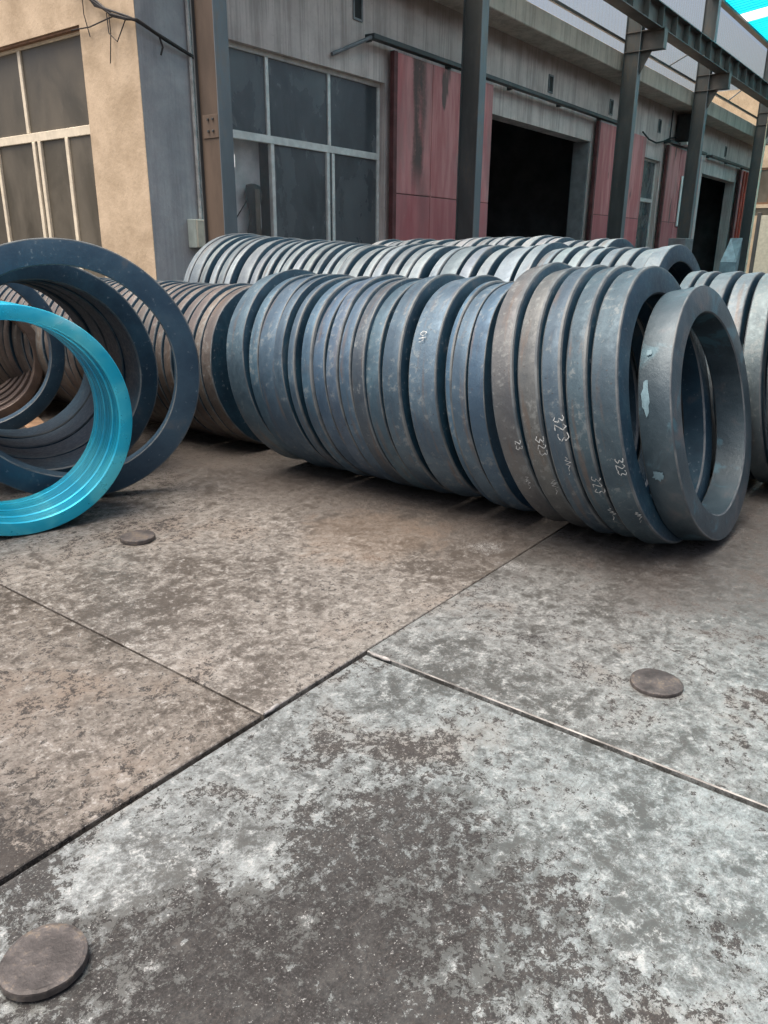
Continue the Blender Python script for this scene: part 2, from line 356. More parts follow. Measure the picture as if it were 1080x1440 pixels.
def bx(name, m, parent, *a, bev=0.0): return MB().box(*a, bev=bev).build(name, m, parent)
def share(src, name, parent, loc):
    o = bpy.data.objects.new(name, src.data); C.objects.link(o); o.parent = parent; o.location = loc; return o

# ------------------------------------------------------------------ ground and floor plates
g = MB(); g.add([(-60, -60, -.05), (90, -60, -.05), (90, 80, -.05), (-60, 80, -.05)], [(0, 1, 2, 3)])
ground = tag(g.build('ground', M_GROUND), kind='structure')
fl = MB(); fl.add([(-3.2, -3.4, -.03), (33, -3.4, -.03), (33, 8.15, -.03), (-3.2, 8.15, -.03)], [(0, 1, 2, 3)])
floor = tag(fl.build('floor', M_PLATE_EDGE), kind='structure')
GAP = .009
def plate(x0, x1, y0, y1, col, dz=0.0, ga=None, gb=None):
    b = MB().box(x0 + GAP / 2, x1 - (gb or GAP / 2), y0 + GAP / 2, y1 - (ga or GAP / 2), -.028, dz, bev=.0032)
    b.mi = [1 if 6 <= k else 0 for k in range(len(b.mi))]
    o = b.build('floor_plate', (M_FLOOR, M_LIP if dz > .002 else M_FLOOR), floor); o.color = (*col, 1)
WARM = (.80, .735, .665); WARM2 = (1.04, .99, .93); CYAN_CAST = (.95, 1.06, 1.10); GREY = (.93, 1.0, 1.02)  # cool and grey tints paint in the cyan light cast by the roof
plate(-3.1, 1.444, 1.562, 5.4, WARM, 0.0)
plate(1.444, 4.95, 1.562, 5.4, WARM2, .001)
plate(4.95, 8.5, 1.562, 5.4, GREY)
plate(-1.6, 1.962, -2.0, 1.562, CYAN_CAST, -.004, .011, .006)
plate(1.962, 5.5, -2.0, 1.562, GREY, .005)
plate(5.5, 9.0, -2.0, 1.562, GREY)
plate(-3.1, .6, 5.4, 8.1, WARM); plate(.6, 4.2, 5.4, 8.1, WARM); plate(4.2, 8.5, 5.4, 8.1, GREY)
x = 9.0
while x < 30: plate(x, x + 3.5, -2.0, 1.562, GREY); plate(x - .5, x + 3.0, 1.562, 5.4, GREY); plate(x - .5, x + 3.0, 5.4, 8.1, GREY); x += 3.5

# weld tabs in the joints
def weld(x0, y0, x1, y1, label):
    b = MB(); n = 7; d = Vector((x1 - x0, y1 - y0, 0)); 
    pts = [Vector((x0, y0, .003)) + d * (i / n) + Vector((random.uniform(-.002, .002), random.uniform(-.002, .002), random.uniform(0, .002))) for i in range(n + 1)]
    b.tube(pts, [.004] + [random.uniform(.006, .0095) for _ in range(n - 1)] + [.003], 7)
    return tag(b.build('weld_bead', M_WELD), label, 'weld')
weld(1.448, 1.562, 1.515, 1.562, 'silvery weld bead in the long floor joint where the left crack meets it')
weld(1.962, 1.535, 1.962, 1.445, 'rough pale weld bead at the corner where the two floor joints meet')

def disc(x, y, r, h, rz, label):
    b = MB(); n = 40; prof = [(0, h), (r * .90, h), (r * .985, h - .002), (r, h - .006), (r, .001)]
    vs = []; fs = []
    for i in range(n):
        a = 2 * math.pi * i / n; k = 1 + .012 * math.sin(3 * a + x * 9) + random.uniform(-.006, .006)
        for (rr, z) in prof[1:]: vs.append((rr * k * math.cos(a), rr * k * math.sin(a), z + random.uniform(-.0006, .0006)))
    m = len(prof) - 1
    for i in range(n):
        for j in range(m - 1): fs.append((i * m + j, ((i + 1) % n) * m + j, ((i + 1) % n) * m + j + 1, i * m + j + 1))
    b.add(vs, fs); b.add([vs[i * m] for i in range(n)], [tuple(range(n))])
    return tag(b.build('steel_disc', M_DISC, None, (x, y, 0.004), (0, 0, rz)), label, 'steel disc', 'round steel offcut discs on the floor')
disc(.535, 1.268, .086, .020, 0, 'round dark steel disc nearest the camera at the lower left of the floor')
disc(2.392, .632, .087, .016, 1, 'round brown steel disc on the right floor plate below the front ring')
disc(2.150, 3.185, .086, .022, 2, 'small thick dark disc on the floor just right of the teal rings')

# ------------------------------------------------------------------ rings
def ring_mesh(Ro, Ri, w, n=112, wob=.0035, bore_taper=0.0, out_taper=0.0, ch=.007, step=None):
    # profile runs far outer -> near outer -> near inner -> far inner, slots: 0 outer, 1 face/bore, 2 edge
    P = [(-ch, Ro - out_taper, 0), (-w * .5, Ro - out_taper * .5, 0), (-w + ch * 1.2, Ro, 2), (-w + ch * .4, Ro - ch * .4, 2), (-w, Ro - ch * 1.3, 1), (-w, Ri + ch + bore_taper, 2),
         (-w + ch, Ri + bore_taper, 1)]
    if step: P += [(-w * .62, Ri + bore_taper, 1), (-w * .56, Ri + bore_taper - step, 1)]
    P += [(-ch, Ri - (step or 0), 2), (0, Ri + ch - (step or 0), 1), (0, Ro - ch - out_taper, 2)]
    ph = [random.uniform(0, 6.28) for _ in range(5)]
    m = len(P); vs = []; fs = []; mi = []
    for i in range(n):
        a = 2 * math.pi * i / n
        k = wob * (math.sin(2 * a + ph[0]) * .7 + .5 * math.sin(3 * a + ph[1]) + .35 * math.sin(7 * a + ph[2]))
        ax = wob * (math.sin(2 * a + ph[3]) * .6 + .35 * math.sin(5 * a + ph[4]))
        for (y, r, _) in P:
            q = k
            vs.append(((r + q) * math.cos(a), y + ax, Ro + (r + q) * math.sin(a)))
    for i in range(n):
        for j in range(m):
            fs.append((i * m + j, i * m + (j + 1) % m, ((i + 1) % n) * m + (j + 1) % m, ((i + 1) % n) * m + j)); mi.append(P[j][2])
    me = bpy.data.meshes.new('steel_ring'); me.from_pydata(vs, [], fs)
    me.polygons.foreach_set('material_index', mi); me.polygons.foreach_set('use_smooth', [True] * len(fs))
    me.update()
    if hasattr(me, 'set_sharp_from_angle'): me.set_sharp_from_angle(angle=R_(38))
    return me
def ring(X, Yn, Ro, w, lean, yaw=0., t=.115, col=(.20, .215, .225), mats=None, label='', group=None, cat='steel ring', n=112, name='steel_ring', **kw):
    me = ring_mesh(Ro, Ro - t, w, n=n, **kw)
    for m in (mats or (M_OUT, M_FACE, M_EDGE)): me.materials.append(m)
    o = bpy.data.objects.new(name, me); C.objects.link(o)
    a = w * math.cos(lean)
    o.location = (X - math.sin(yaw) * a, Yn + math.cos(yaw) * a, .008)
    o.rotation_euler = (-lean, 0, yaw); o.color = (*col, 1)
    tag(o, label, cat, group); return o
ORD = ['first', 'second', 'third', 'fourth', 'fifth', 'sixth', 'seventh', 'eighth', 'ninth', 'tenth', 'eleventh', 'twelfth', 'thirteenth', 'fourteenth', 'fifteenth', 'sixteenth', 'seventeenth', 'eighteenth', 'nineteenth']
TENS = {20: 'twent', 30: 'thirt', 40: 'fort'}
def ordn(i):
    if i < 20: return ORD[i - 1]
    t, u = i // 10 * 10, i % 10
    return TENS[t] + 'ieth' if u == 0 else TENS[t] + 'y ' + ORD[u - 1]
def jit(c, a=.10):
    k = 1 + random.uniform(-a, a); return tuple(x * k * (1 + random.uniform(-.025, .025)) for x in c)

# chalk strokes lying on a ring's rim (s runs round the rim, u along the axis), children of the ring
GL = {'3': [(0, .95), (.35, 1.), (.6, .8), (.3, .55), (.62, .32), (.35, 0), (0, .1)], '2': [(.02, .8), (.3, 1.), (.58, .75), (.1, .05), (.65, 0.)],
      '5': [(.6, 1.), (.1, 1.), (.08, .6), (.45, .6), (.6, .3), (.35, 0), (0, .1)], '1': [(.3, 1.), (.3, 0)],
      '0': [(.3, 1), (.05, .7), (.05, .3), (.3, 0), (.55, .3), (.55, .7), (.3, 1)], 'h': [(.05, 1), (.05, 0), (.05, .5), (.35, .6), (.55, .45), (.55, 0)],
      'm': [(0, .35), (.12, .7), (.28, .3), (.42, .75), (.62, .3), (.78, .7), (.95, .4), (1.25, .42), (1.6, .3)]}
def chalk(rg, Ro, th0, ax, text, hgt, wid=.0050, inside=False, name='chalk_mark', label=None, adv=.82, rot=False, mat=None):
    b = MB(); s0 = 0.0
    for chd in text:
        pts = [(u + random.uniform(-.09, .09), v + random.uniform(-.10, .10)) for u, v in GL[chd]]; fine = []; hgt = hgt * random.uniform(.93, 1.08)
        for (p, q) in zip(pts[:-1], pts[1:]):
            for k in range(4): fine.append((p[0] + (q[0] - p[0]) * k / 4, p[1] + (q[1] - p[1]) * k / 4))
        fine.append(pts[-1]); P3 = []
        for (u, v) in fine:
            s = s0 + u * hgt + random.uniform(-.001, .001); y = ax - v * hgt + random.uniform(-.001, .001)
            if rot: s, y = s0 + (1 - v) * hgt, ax - u * hgt
            rr = Ro - .0022 if inside else Ro + .0022
            th = th0 + (s / Ro) * (-1 if inside else 1)
            P3.append(((rr, th, y), wid * random.uniform(.55, 1.1)))
        def car(r, th, y): return (r * math.cos(th), y, (RGO + r * math.sin(th)))
        RGO = rg['rad']
        for ((p, wa), (q, wb)) in zip(P3[:-1], P3[1:]):
            if random.random() < .10: continue
            ds = (q[1] - p[1]) * Ro; dy = q[2] - p[2]; L = math.hypot(ds, dy) or 1e-6; ns, ny = -dy / L, ds / L
            vs = []
            for (c, wv, sg) in ((p, wa, 1), (p, wa, -1), (q, wb, -1), (q, wb, 1)):
                vs.append(car(c[0], c[1] + sg * ns * wv / 2 / Ro, c[2] + sg * ny * wv / 2))
            b.add(vs, [(0, 1, 2, 3)])
        s0 += hgt * adv
    o = b.build(name, mat or M_CHALK, rg, fix=False)
    if label: o['label'] = label
    return o

# --- row 1: front ring (leaning), near group, middle group
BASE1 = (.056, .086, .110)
fr = ring(3.965, .800, .626, .150, .232, -.021, t=.140, mats=(M_FOUT, M_FFACE, M_EDGE), n=160, bore_taper=.012, ch=.006,
          label='blue scaled steel ring leaning at the near end of the front row, pale flaked patches', group='steel rings of the front row')
fr['rad'] = .626
NG = [1.60, 1.462, 1.338, 1.220, 1.103, .962]
words5 = ['fifth', 'fourth', 'third', 'second', 'first']
near_group = []
for i in range(5):
    far, nr = NG[i], NG[i + 1]
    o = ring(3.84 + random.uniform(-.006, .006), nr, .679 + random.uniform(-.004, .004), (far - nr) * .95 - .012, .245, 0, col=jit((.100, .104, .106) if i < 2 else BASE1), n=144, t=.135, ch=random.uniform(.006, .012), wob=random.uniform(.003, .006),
             label='large steel ring chalked with numbers, %s one behind the leaning front ring' % words5[i], group='steel rings of the front row')
    o['rad'] = .679; near_group.append(o)
MID = [3.581, 3.407, 3.313, 3.15, 3.068, 2.976, 2.853, 2.755, 2.655, 2.562, 2.467, 2.364, 2.227, 2.015, 1.912, 1.82, 1.715]
MCOL = [(.20, .205, .20), (.185, .21, .215), (.19, .20, .20), (.165, .17, .17), (.165, .17, .175), (.16, .185, .20), (.165, .185, .20), (.17, .17, .18), (.165, .185, .195), (.155, .135, .128), (.18, .195, .195), (.165, .165, .172),
        (.21, .215, .215), (.15, .185, .21), (.185, .19, .195), (.15, .175, .195)]
mid = []
for i in range(16):
    far, nr = MID[i], MID[i + 1]; d = far - nr
    gapk = .030 if i in (4, 5, 12) else random.uniform(.004, .014)
    if i == 13: gapk = .055
    Rr = .630 + random.uniform(-.007, .007)
    if i in (5, 6, 13): Rr -= .006
    o = ring(3.89 + random.uniform(-.018, .018), nr, Rr, d * .98 - gapk, .20 + random.uniform(-.012, .012), random.uniform(-.006, .006), col=jit(tuple(k * q for k, q in zip((.36, .56, .74), MCOL[i])), .06), n=128, ch=random.uniform(.004, .012), t=.12, wob=random.uniform(.003, .006),
             label='lower steel ring of the front row, %s behind the five chalked rings' % ordn(16 - i), group='steel rings of the front row')
    o['rad'] = Rr; mid.append(o)
lb = 'handwritten white chalk number 323'
chalk(near_group[0], .683, 3.33, -.085, '23', .036, label='faint white chalk number')
chalk(near_group[1], .683, 3.27, -.07, '323', .040, label=lb)
chalk(near_group[2], .683, 3.10, -.06, '323', .046, label=lb)
chalk(near_group[3], .683, 3.50, -.055, '323', .044, label=lb)
chalk(near_group[4], .683, 3.33, -.075, '323', .038, wid=.0045, label=lb)
for k, (th, ax) in enumerate(((3.62, -.055), (3.60, -.06), (3.38, -.05), (3.78, -.05), (3.76, -.07))):
    chalk(near_group[k], .683, th, ax, 'm', .05 + .012 * random.random(), wid=.0038, label='white chalk squiggle after the number')
chalk(mid[12], .634, 2.52, -.055, '0h', .045, wid=.005, label='small white chalk scrawl')
chalk(fr, .626 - .113, 5.42, -.035, '551', .055, wid=.006, inside=True, label='white chalk number in the bore', adv=.7, rot=False)

# pale flake patches on the front ring's rim
def patch(rg, Ro, th, ax, ls, lu, seed, mat):
    rnd = random.Random(seed); n = 22; vs = []
    for i in range(n):
        a = 2 * math.pi * i / n; k = rnd.uniform(.6, 1.05)
        y = min(-.012, max(-.118, ax + lu * k * math.cos(a))); tt = th + ls * k * math.sin(a) / Ro
        vs.append(((Ro + .0025) * math.cos(tt), y, rg['rad'] + (Ro + .0025) * math.sin(tt)))
    tt = th; vs.append(((Ro + .0035) * math.cos(tt), ax, rg['rad'] + (Ro + .0035) * math.sin(tt)))
    return MB().add(vs, [(i, (i + 1) % n, n) for i in range(n)], 0, True).build('paint_flake', mat, rg, fix=False)
M_FLAKE = mat_simple('pale_blue_flake', (.13, .21, .25), .5, var=.25, scale=14)
patch(fr, .629, 2.86, -.040, .085, .024, 4, M_FLAKE); patch(fr, .629, 2.52, -.045, .018, .014, 5, M_FLAKE); patch(fr, .629, 3.42, -.06, .03, .03, 8, M_FLAKE)

# --- row 1 continuation far left: brownish smaller rings beside the ochre wall
FB = [4.21, 4.10]; 
ys = [4.10, 4.22, 4.31, 4.42, 4.54, 4.64, 4.73, 4.81, 4.90, 5.02, 5.12]
while ys[-1] < 8.3: ys.append(ys[-1] + random.uniform(.095, .12))
for i in range(len(ys) - 1):
    nr, far = ys[i], ys[i + 1]
    ring(4.03 + random.uniform(-.006, .006), nr - .10, .577 + random.uniform(-.003, .003), (far - nr) * .93 - (.028 if i == 3 else .010), .13, 0, col=jit((.125, .108, .096), .10), n=88, t=.15, ch=.005,
         label='brownish steel ring in the far left row, %s from its near end' % ordn(i + 1), group='brownish rings of the far left row')

# --- row 2: second long row
r2 = [5.86, 5.77, 5.62, 5.51, 5.4, 5.29, 5.2, 5.01, 4.9, 4.8, 4.7, 4.6, 4.47, 4.36, 4.27, 4.17, 4.06, 3.97, 3.84, 3.72, 3.58, 3.47, 3.36, 3.23, 3.11, 2.94, 2.8, 2.67, 2.48, 2.36, 2.25, 2.14, 2.04, 1.92, 1.8, 1.7, 1.58, 1.46]
r2 = [y * .981 for y in r2]
for i in range(len(r2) - 1):
    far, nr = r2[i], r2[i + 1]
    Rr = .722 + (.775 - .722) * max(0, min(1, (nr - 3.85) / 1.9)) + random.uniform(-.004, .004)
    if i in (19, 20, 28): Rr += .008
    k = .55 if random.random() < .3 else 1.
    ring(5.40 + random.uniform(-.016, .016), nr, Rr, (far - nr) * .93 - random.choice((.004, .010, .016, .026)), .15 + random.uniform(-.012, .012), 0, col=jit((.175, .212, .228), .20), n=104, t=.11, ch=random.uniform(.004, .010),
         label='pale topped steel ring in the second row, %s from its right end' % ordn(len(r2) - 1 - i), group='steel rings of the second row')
# --- right row: nearer continuation at the right edge
rr_ = [1.375, 1.28, 1.195, 1.06, .935, .80, .67, .54]
for i in range(len(rr_) - 1):
    far, nr = rr_[i], rr_[i + 1]
    ring(5.34 + random.uniform(-.006, .006), nr, .648 + random.uniform(-.004, .004), (far - nr) * .93 - .018, .15, 0, col=jit((.105, .135, .150), .12), n=112, t=.105, ch=.008,
         label='steel ring at the right edge behind the leaning front ring, %s from the left' % ordn(i + 1), group='steel rings at the right edge')
# --- row 3: far row under the red doors
y = 5.15; lst = []
while y > 2.62: d = random.uniform(.105, .135); lst.append((y, y - d)); y -= d
for i, (far, nr) in enumerate(lst):
    Rr = .762 + (.006 if 2.9 < nr < 4.0 else -.006) + random.uniform(-.005, .005)
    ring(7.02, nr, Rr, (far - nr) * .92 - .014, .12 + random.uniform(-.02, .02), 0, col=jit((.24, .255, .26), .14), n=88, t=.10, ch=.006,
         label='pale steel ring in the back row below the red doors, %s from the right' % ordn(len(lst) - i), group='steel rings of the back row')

# --- left: blue rings and teal bundle
BL = (.085, .125, .160)
M_BFACE = mat_ring_face('blue_scale_face', (.015, .042, .074), (.032, .072, .110), .2)
ring(2.348, 3.988, .724, .105, 0., -.577, t=.137, col=BL, mats=(M_OUT, M_BFACE, M_EDGE), n=160, ch=.006, step=None,
     label='big dark blue steel ring standing right behind the teal rings', group='big blue rings on the left')
for k, (w_, rr) in enumerate(((.30, .668), (.27, .664), (.27, .666), (.27, .662))):
    d_ = (0, .305, .580, .855)[k]
    ring(2.41 + .295 * d_, 4.31 + .955 * d_, rr, w_, 0., -.30, t=.118 + .010 * k, col=BL, mats=(M_FACE, M_FACE, M_EDGE), n=144, ch=.008,
         label='wide dark ring behind the big blue ring, %s seen through its bore' % ORD[k], group='big blue rings on the left')
ring(2.72, 5.90, .665, .12, 0., -.40, t=.105, col=BL, mats=(M_OUT, M_BFACE, M_EDGE), n=128, ch=.006,
     label='blue ring farther back, seen at the upper left through the big blue ring', group='big blue rings on the left')
tw = [.10, .125, .125, .07]; d0 = 0.; ty, tx = -.28, 1.858
tl = ['teal machined ring at the front of the bundle, nearest the camera', 'second teal ring from the camera in the teal bundle', 'third teal ring from the camera in the teal bundle', 'rearmost ring of the teal bundle in front of the blue ring']
for i in range(4):
    ring(tx + math.sin(-ty) * d0, 3.659 + math.cos(ty) * d0, .572 - (.002 if i else 0), tw[i] - .004, .0, ty, t=.072 + (.004 if i else 0), mats=(M_TEAL, M_TEAL, M_TEAL), n=180, wob=.0008, ch=.006,
         label=tl[i], group='teal machined rings on the left')
    d0 += tw[i]
# brown ring stack seen through them
for i in range(5):
    ring(3.02 + .065 * i, 6.5 + .15 * i, .53, .12, 0., -.42, t=.075 + .014 * i, col=(.26, .19, .145), mats=(M_RUSTFACE, M_RUSTFACE, M_RUSTFACE), n=112, ch=.006,
         label='rusty brown ring seen through the blue rings, %s from its stack front' % ordn(i + 1), group='rusty rings seen through the blue rings')
def shaft(x, y, z, yaw, L, r, label):
    b = MB(); b.tube([(0, -L / 2, 0), (0, -L / 2 + .01, 0), (0, -L * .1, 0), (0, -L * .1, 0), (0, L / 2, 0)], [r * .9, r, r, r * 1.25, r * 1.25], 24)
    return tag(b.build('steel_shaft', M_RUSTSH, None, (x, y, z), (0, 0, yaw)), label, 'steel shaft', 'rusty shafts lying behind the rusty rings')
shaft(3.65, 7.6, .16, 1.2, 1.6, .125, 'rusty steel shaft lying lowest behind the rusty rings')
shaft(3.70, 7.8, .44, 1.1, 1.5, .10, 'rusty steel shaft lying on another behind the rusty rings')
b = MB(); b.add([(3.05, 5.72, .012), (3.22, 5.80, .012), (3.42, 6.35, .012), (3.30, 6.62, .012), (3.05, 5.72, 0.002), (3.22, 5.80, 0.002), (3.42, 6.35, 0.002), (3.30, 6.62, 0.002)], [(0, 1, 2, 3), (4, 7, 6, 5), (0, 4, 5, 1), (1, 5, 6, 2), (2, 6, 7, 3), (3, 7, 4, 0)])
tag(b.build('lit_floor_patch', M_LITFLOOR), 'flat brown plate added for a lit patch of floor, seen through the big blue ring', 'lit floor patch')  # brown plate added to stand in for floor lit between the rings

# ------------------------------------------------------------------ workshop building
YW, TH = 8.2, .33
bld = empty('workshop_building', (6.17, YW, 0), 'long grey and ochre workshop behind the ring rows with red sliding doors', 'building')
def bpart(name, m, *a, bev=0.0, label=None):
    x0, x1, y0, y1, z0, z1 = a; o = MB().box(x0 - 6.17, x1 - 6.17, y0 - YW, y1 - YW, z0, z1, bev=bev).build(name, m, bld)
    if label: o['label'] = label
    return o
def sub(name, m, par, *a, bev=0.0):
    x0, x1, y0, y1, z0, z1 = a; return MB().box(x0 - 6.17, x1 - 6.17, y0 - YW, y1 - YW, z0, z1, bev=bev).build(name, m, par)
XE = 33.9
bpart('wall', M_BLUEGREY, 6.17, 7.15, YW, YW + TH, 0, 5.3, label='blue grey plastered corner wall')
bpart('wall', M_BLUEGREY, 7.15, 10.80, YW, YW + TH, 0, .9)
LZ = 3.9
for (x0, x1) in ((10.80, 13.95), (18.88, 22.3), (23.85, 27.95), (32.1, XE)): bpart('wall', M_CONC, x0, x1, YW, YW + TH, 0, LZ)
bpart('wall', M_BLUEGREY, 22.3, 23.85, YW, YW + TH, 0, .9)
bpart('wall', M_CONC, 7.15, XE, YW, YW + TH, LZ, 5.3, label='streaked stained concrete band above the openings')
bpart('cornice', M_CORNICE, 6.0, XE + .1, 7.62, YW + TH, 5.3, 5.68, bev=.015)
# ochre end wall, facing left, with its window
OX = 6.17
for a in ((8.53, 9.28, 0, 5.6), (12.45, 20, 0, 5.6), (9.28, 12.45, 0, .9), (9.28, 12.45, 3.93, 5.6)):
    bpart('wall', M_ORANGE, OX, OX + .3, *a)
bpart('wall', M_ORANGE, OX - .006, OX, YW - .004, 8.53, 0, 5.3, label='ochre plaster skin turning the corner')
def window(x0, x1, z0, z1, y, lab, upper, lower, tz, panes, mfr, mpane, fw=.055, skip=None):
    w = MB()
    for a in ((x0, x1, z0, z0 + fw), (x0, x1, z1 - fw, z1), (x0, x0 + fw, z0 + fw, z1 - fw), (x1 - fw, x1, z0 + fw, z1 - fw), (x0 + fw, x1 - fw, tz - .05, tz + .05)):
        w.box(a[0] - 6.17, a[1] - 6.17, y - YW, y + .07 - YW, a[2], a[3], bev=.005)
    o = w.build('window', mfr, bld); o['label'] = lab
    for m in upper: sub('mullion', mfr, o, m - .03, m + .03, y + .004, y + .066, tz + .05, z1 - fw, bev=.004)
    for m, dy in lower: sub('mullion', mfr, o, m - .032, m + .032, y - .006 + dy, y + .060 + dy, z0 + fw, tz - .05, bev=.004)
    xs = [x0 + fw] + list(upper) + [x1 - fw]
    for p, q in zip(xs[:-1], xs[1:]): sub('pane', mpane, o, p, q, y + .030, y + .036, tz + .04, z1 - fw)
    xs = [x0 + fw] + [m for m, _ in lower] + [x1 - fw]
    for k, (p, q) in enumerate(zip(xs[:-1], xs[1:])):
        sub('pane', (M_PANECLEAR if skip == k else mpane), o, p, q, y + .020 + .012 * (k % 2), y + .026 + .012 * (k % 2), z0 + fw, tz - .045)
    return o
window(7.15, 10.80, .9, LZ, YW + .10, 'wide white framed window of six panes left of the red doors', (8.31, 9.58), ((8.36, 0), (9.53, .0), (9.66, .012)), 2.845, None, M_WHITEFR, M_PANE, skip=0)
window(22.3, 23.85, .9, LZ, YW + .10, 'narrow white framed window between two red doors', (22.52,), ((22.52, 0),), 2.845, None, M_WHITEFR, M_PANE)
# ochre-wall window (plane x = const)
def window_x(y0, y1, z0, z1, X, upper, lower, tz):
    fw = .06; w = MB(); B = lambda m, ya, yb, za, zb, d0=0, d1=.07: m.box(X + d0 - 6.17, X + d1 - 6.17, ya - YW, yb - YW, za, zb, bev=.005)
    for a in ((y0, y1, z0, z0 + fw), (y0, y1, z1 - fw, z1), (y0, y0 + fw, z0 + fw, z1 - fw), (y1 - fw, y1, z0 + fw, z1 - fw), (y0 + fw, y1 - fw, tz - .055, tz + .055)): B(w, *a)
    o = w.build('window', M_CREAM, bld); o['label'] = 'cream framed window in the ochre wall'
    for m in upper: B(MB(), m - .035, m + .035, tz + .055, z1 - fw, .004, .066).build('mullion', M_CREAM, o)
    for m in lower: B(MB(), m - .035, m + .035, z0 + fw, tz - .055, -.006, .06).build('mullion', M_CREAM, o)
    for ms, za, zb, dd in ((upper, tz + .05, z1 - fw, .03), (lower, z0 + fw, tz - .05, .022)):
        ys_ = [y0 + fw] + sorted(ms) + [y1 - fw]
        for k, (p, q) in enumerate(zip(ys_[:-1], ys_[1:])):
            MB().box(X + dd + .008 * (k % 2) - 6.17, X + dd + .006 + .008 * (k % 2) - 6.17, p - YW, q - YW, za, zb).build('pane', M_PANEBR, o)
window_x(9.28, 12.45, .9, 3.93, OX + .09, (10.87,), (9.96, 10.62, 10.76, 11.75), 2.82)
# dark strip painting in the shade of the recess over the ochre window
bpart('recess_shade', M_BROWN, OX + .02, OX + .10, 9.28, 12.45, 3.90, 3.93)
# interior shell
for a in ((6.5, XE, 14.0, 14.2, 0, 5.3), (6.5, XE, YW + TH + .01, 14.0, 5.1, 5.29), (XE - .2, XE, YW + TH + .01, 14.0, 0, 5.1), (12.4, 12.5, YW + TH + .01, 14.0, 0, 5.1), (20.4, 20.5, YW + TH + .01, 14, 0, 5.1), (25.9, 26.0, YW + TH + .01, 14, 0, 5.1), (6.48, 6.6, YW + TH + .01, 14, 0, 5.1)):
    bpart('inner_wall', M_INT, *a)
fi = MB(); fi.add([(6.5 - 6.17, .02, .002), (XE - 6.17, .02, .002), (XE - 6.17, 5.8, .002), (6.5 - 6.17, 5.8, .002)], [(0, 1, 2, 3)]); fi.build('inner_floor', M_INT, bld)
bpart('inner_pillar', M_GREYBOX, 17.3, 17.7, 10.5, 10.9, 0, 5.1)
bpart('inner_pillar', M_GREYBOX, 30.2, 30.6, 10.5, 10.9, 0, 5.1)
bpart('door_jamb', M_REVEAL, 18.80, 18.878, YW + .02, YW + .40, 0, LZ - .002)
bpart('inner_screen', M_BLIND, 7.2, 8.33, YW + .34, YW + .36, .9, 2.84, label='pale screen behind the lower left pane')
M_LIT = bpy.data.materials.new('pane_reflection_glow'); M_LIT.use_nodes = True  # glowing squares added for the bright window reflections in the pane
_bs = M_LIT.node_tree.nodes['Principled BSDF']; _bs.inputs['Base Color'].default_value = (.8, .8, .8, 1); _bs.inputs['Emission Color'].default_value = (1, .97, .93, 1); _bs.inputs['Emission Strength'].default_value = .8
for xx in (7.63, 7.755): bpart('reflection_glow', M_LIT, xx, xx + .10, YW + .325, YW + .338, 2.47, 2.63)
# sliding doors
def sdoor(x0, x1, label, seam=2.3, yb=8.05, edge=True):
    o = bpart('sliding_door', M_RED, x0, x1, yb, yb + .06, seam + .008, 4.33, bev=.004, label=label)
    sub('door_panel', M_RED, o, x0, x1, yb, yb + .06, .06, seam - .008, bev=.004)
    sub('seam_strip', M_REDDARK, o, x0 + .002, x1 - .002, yb + .008, yb + .055, seam - .008, seam + .008)
    if edge: sub('frame_stile', M_REDDARK, o, x0 - .10, x0 - .002, yb - .012, yb + .072, .05, 4.34, bev=.004)
    n = max(2, int((x1 - x0) / .9))
    for k in range(1, n): sub('rib', M_RED, o, x0 + (x1 - x0) * k / n - .012, x0 + (x1 - x0) * k / n + .012, yb - .010, yb + .002, .07, 4.32)
sdoor(10.92, 13.93, 'faded red sliding door left of the big dark doorway')
sdoor(19.02, 22.15, 'faded red sliding door right of the big dark doorway')
sdoor(24.08, 27.2, 'faded red sliding door with a white notice board')
sdoor(32.25, 33.7, 'narrow bright red door strip at the far end')
for xx in (32.55, 32.95, 33.35): bpart('door_batten', M_REDBRIGHT, xx - .06, xx + .06, 7.985, 8.048, .06, 4.3, bev=.01)
for (x0, x1) in ((10.24, 20.85), (23.9, 27.5), (28.1, 33.7)):
    bpart('door_rail', M_STEEL, x0, x1, 7.98, 8.10, 4.385, 4.455, bev=.006)
    k = x0 + .05
    while k < x1: bpart('rail_bracket', M_STEEL, k, k + .05, 8.10, YW - .001, 4.37, 4.47); k += 2.2
MB().tube([(10.28 - 6.17, -.16, 4.42), (9.47 - 6.17, -.05, 4.06)], .028, 8).build('rail_stay', M_GREYBOX, bld)
for (vx, vz) in ((10.11, 4.78), (16.55, 4.76), (19.89, 4.76), (23.44, 4.76), (30.32, 4.76)):
    vb = MB()
    for a in ((-.11, .11, -.17, -.14), (-.11, .11, .14, .17), (-.11, -.08, -.14, .14), (.08, .11, -.14, .14)): vb.box(vx + a[0] - 6.17, vx + a[1] - 6.17, -.02, -.001, vz + a[2], vz + a[3])
    vo = vb.build('vent', M_GREYBOX, bld); MB().box(vx - .08 - 6.17, vx + .08 - 6.17, -.006, -.001, vz - .14, vz + .14).build('vent_hole', M_BLACK, vo)
# dark curved object behind the lower left pane
b = MB(); pr = [(0, .04), (.02, .12), (.15, .16), (.33, .10), (.46, .09), (.62, .13), (.82, .15), (1.3, .15)]
b.tube([(0, 0, 2.27 - z) for z, r in pr], [r for z, r in pr], 16); 
for v in range(len(b.v)): b.v[v] = (b.v[v][0], b.v[v][1] * .45, b.v[v][2])
ho = empty('instrument_case', (8.07, YW + .215, 0), 'dark curved case standing behind the lower left window pane', 'case')
b.build('case_body', M_BLACK, ho); MB().box(-.045, .045, -.086, -.076, 1.1, 2.2, bev=.003).build('case_strip', M_BROWNBAG, ho)
MB().tube([(-.12, -.02, 2.08), (-.42, 0, 1.72)], .008, 6).build('strap', M_BLACK, ho)

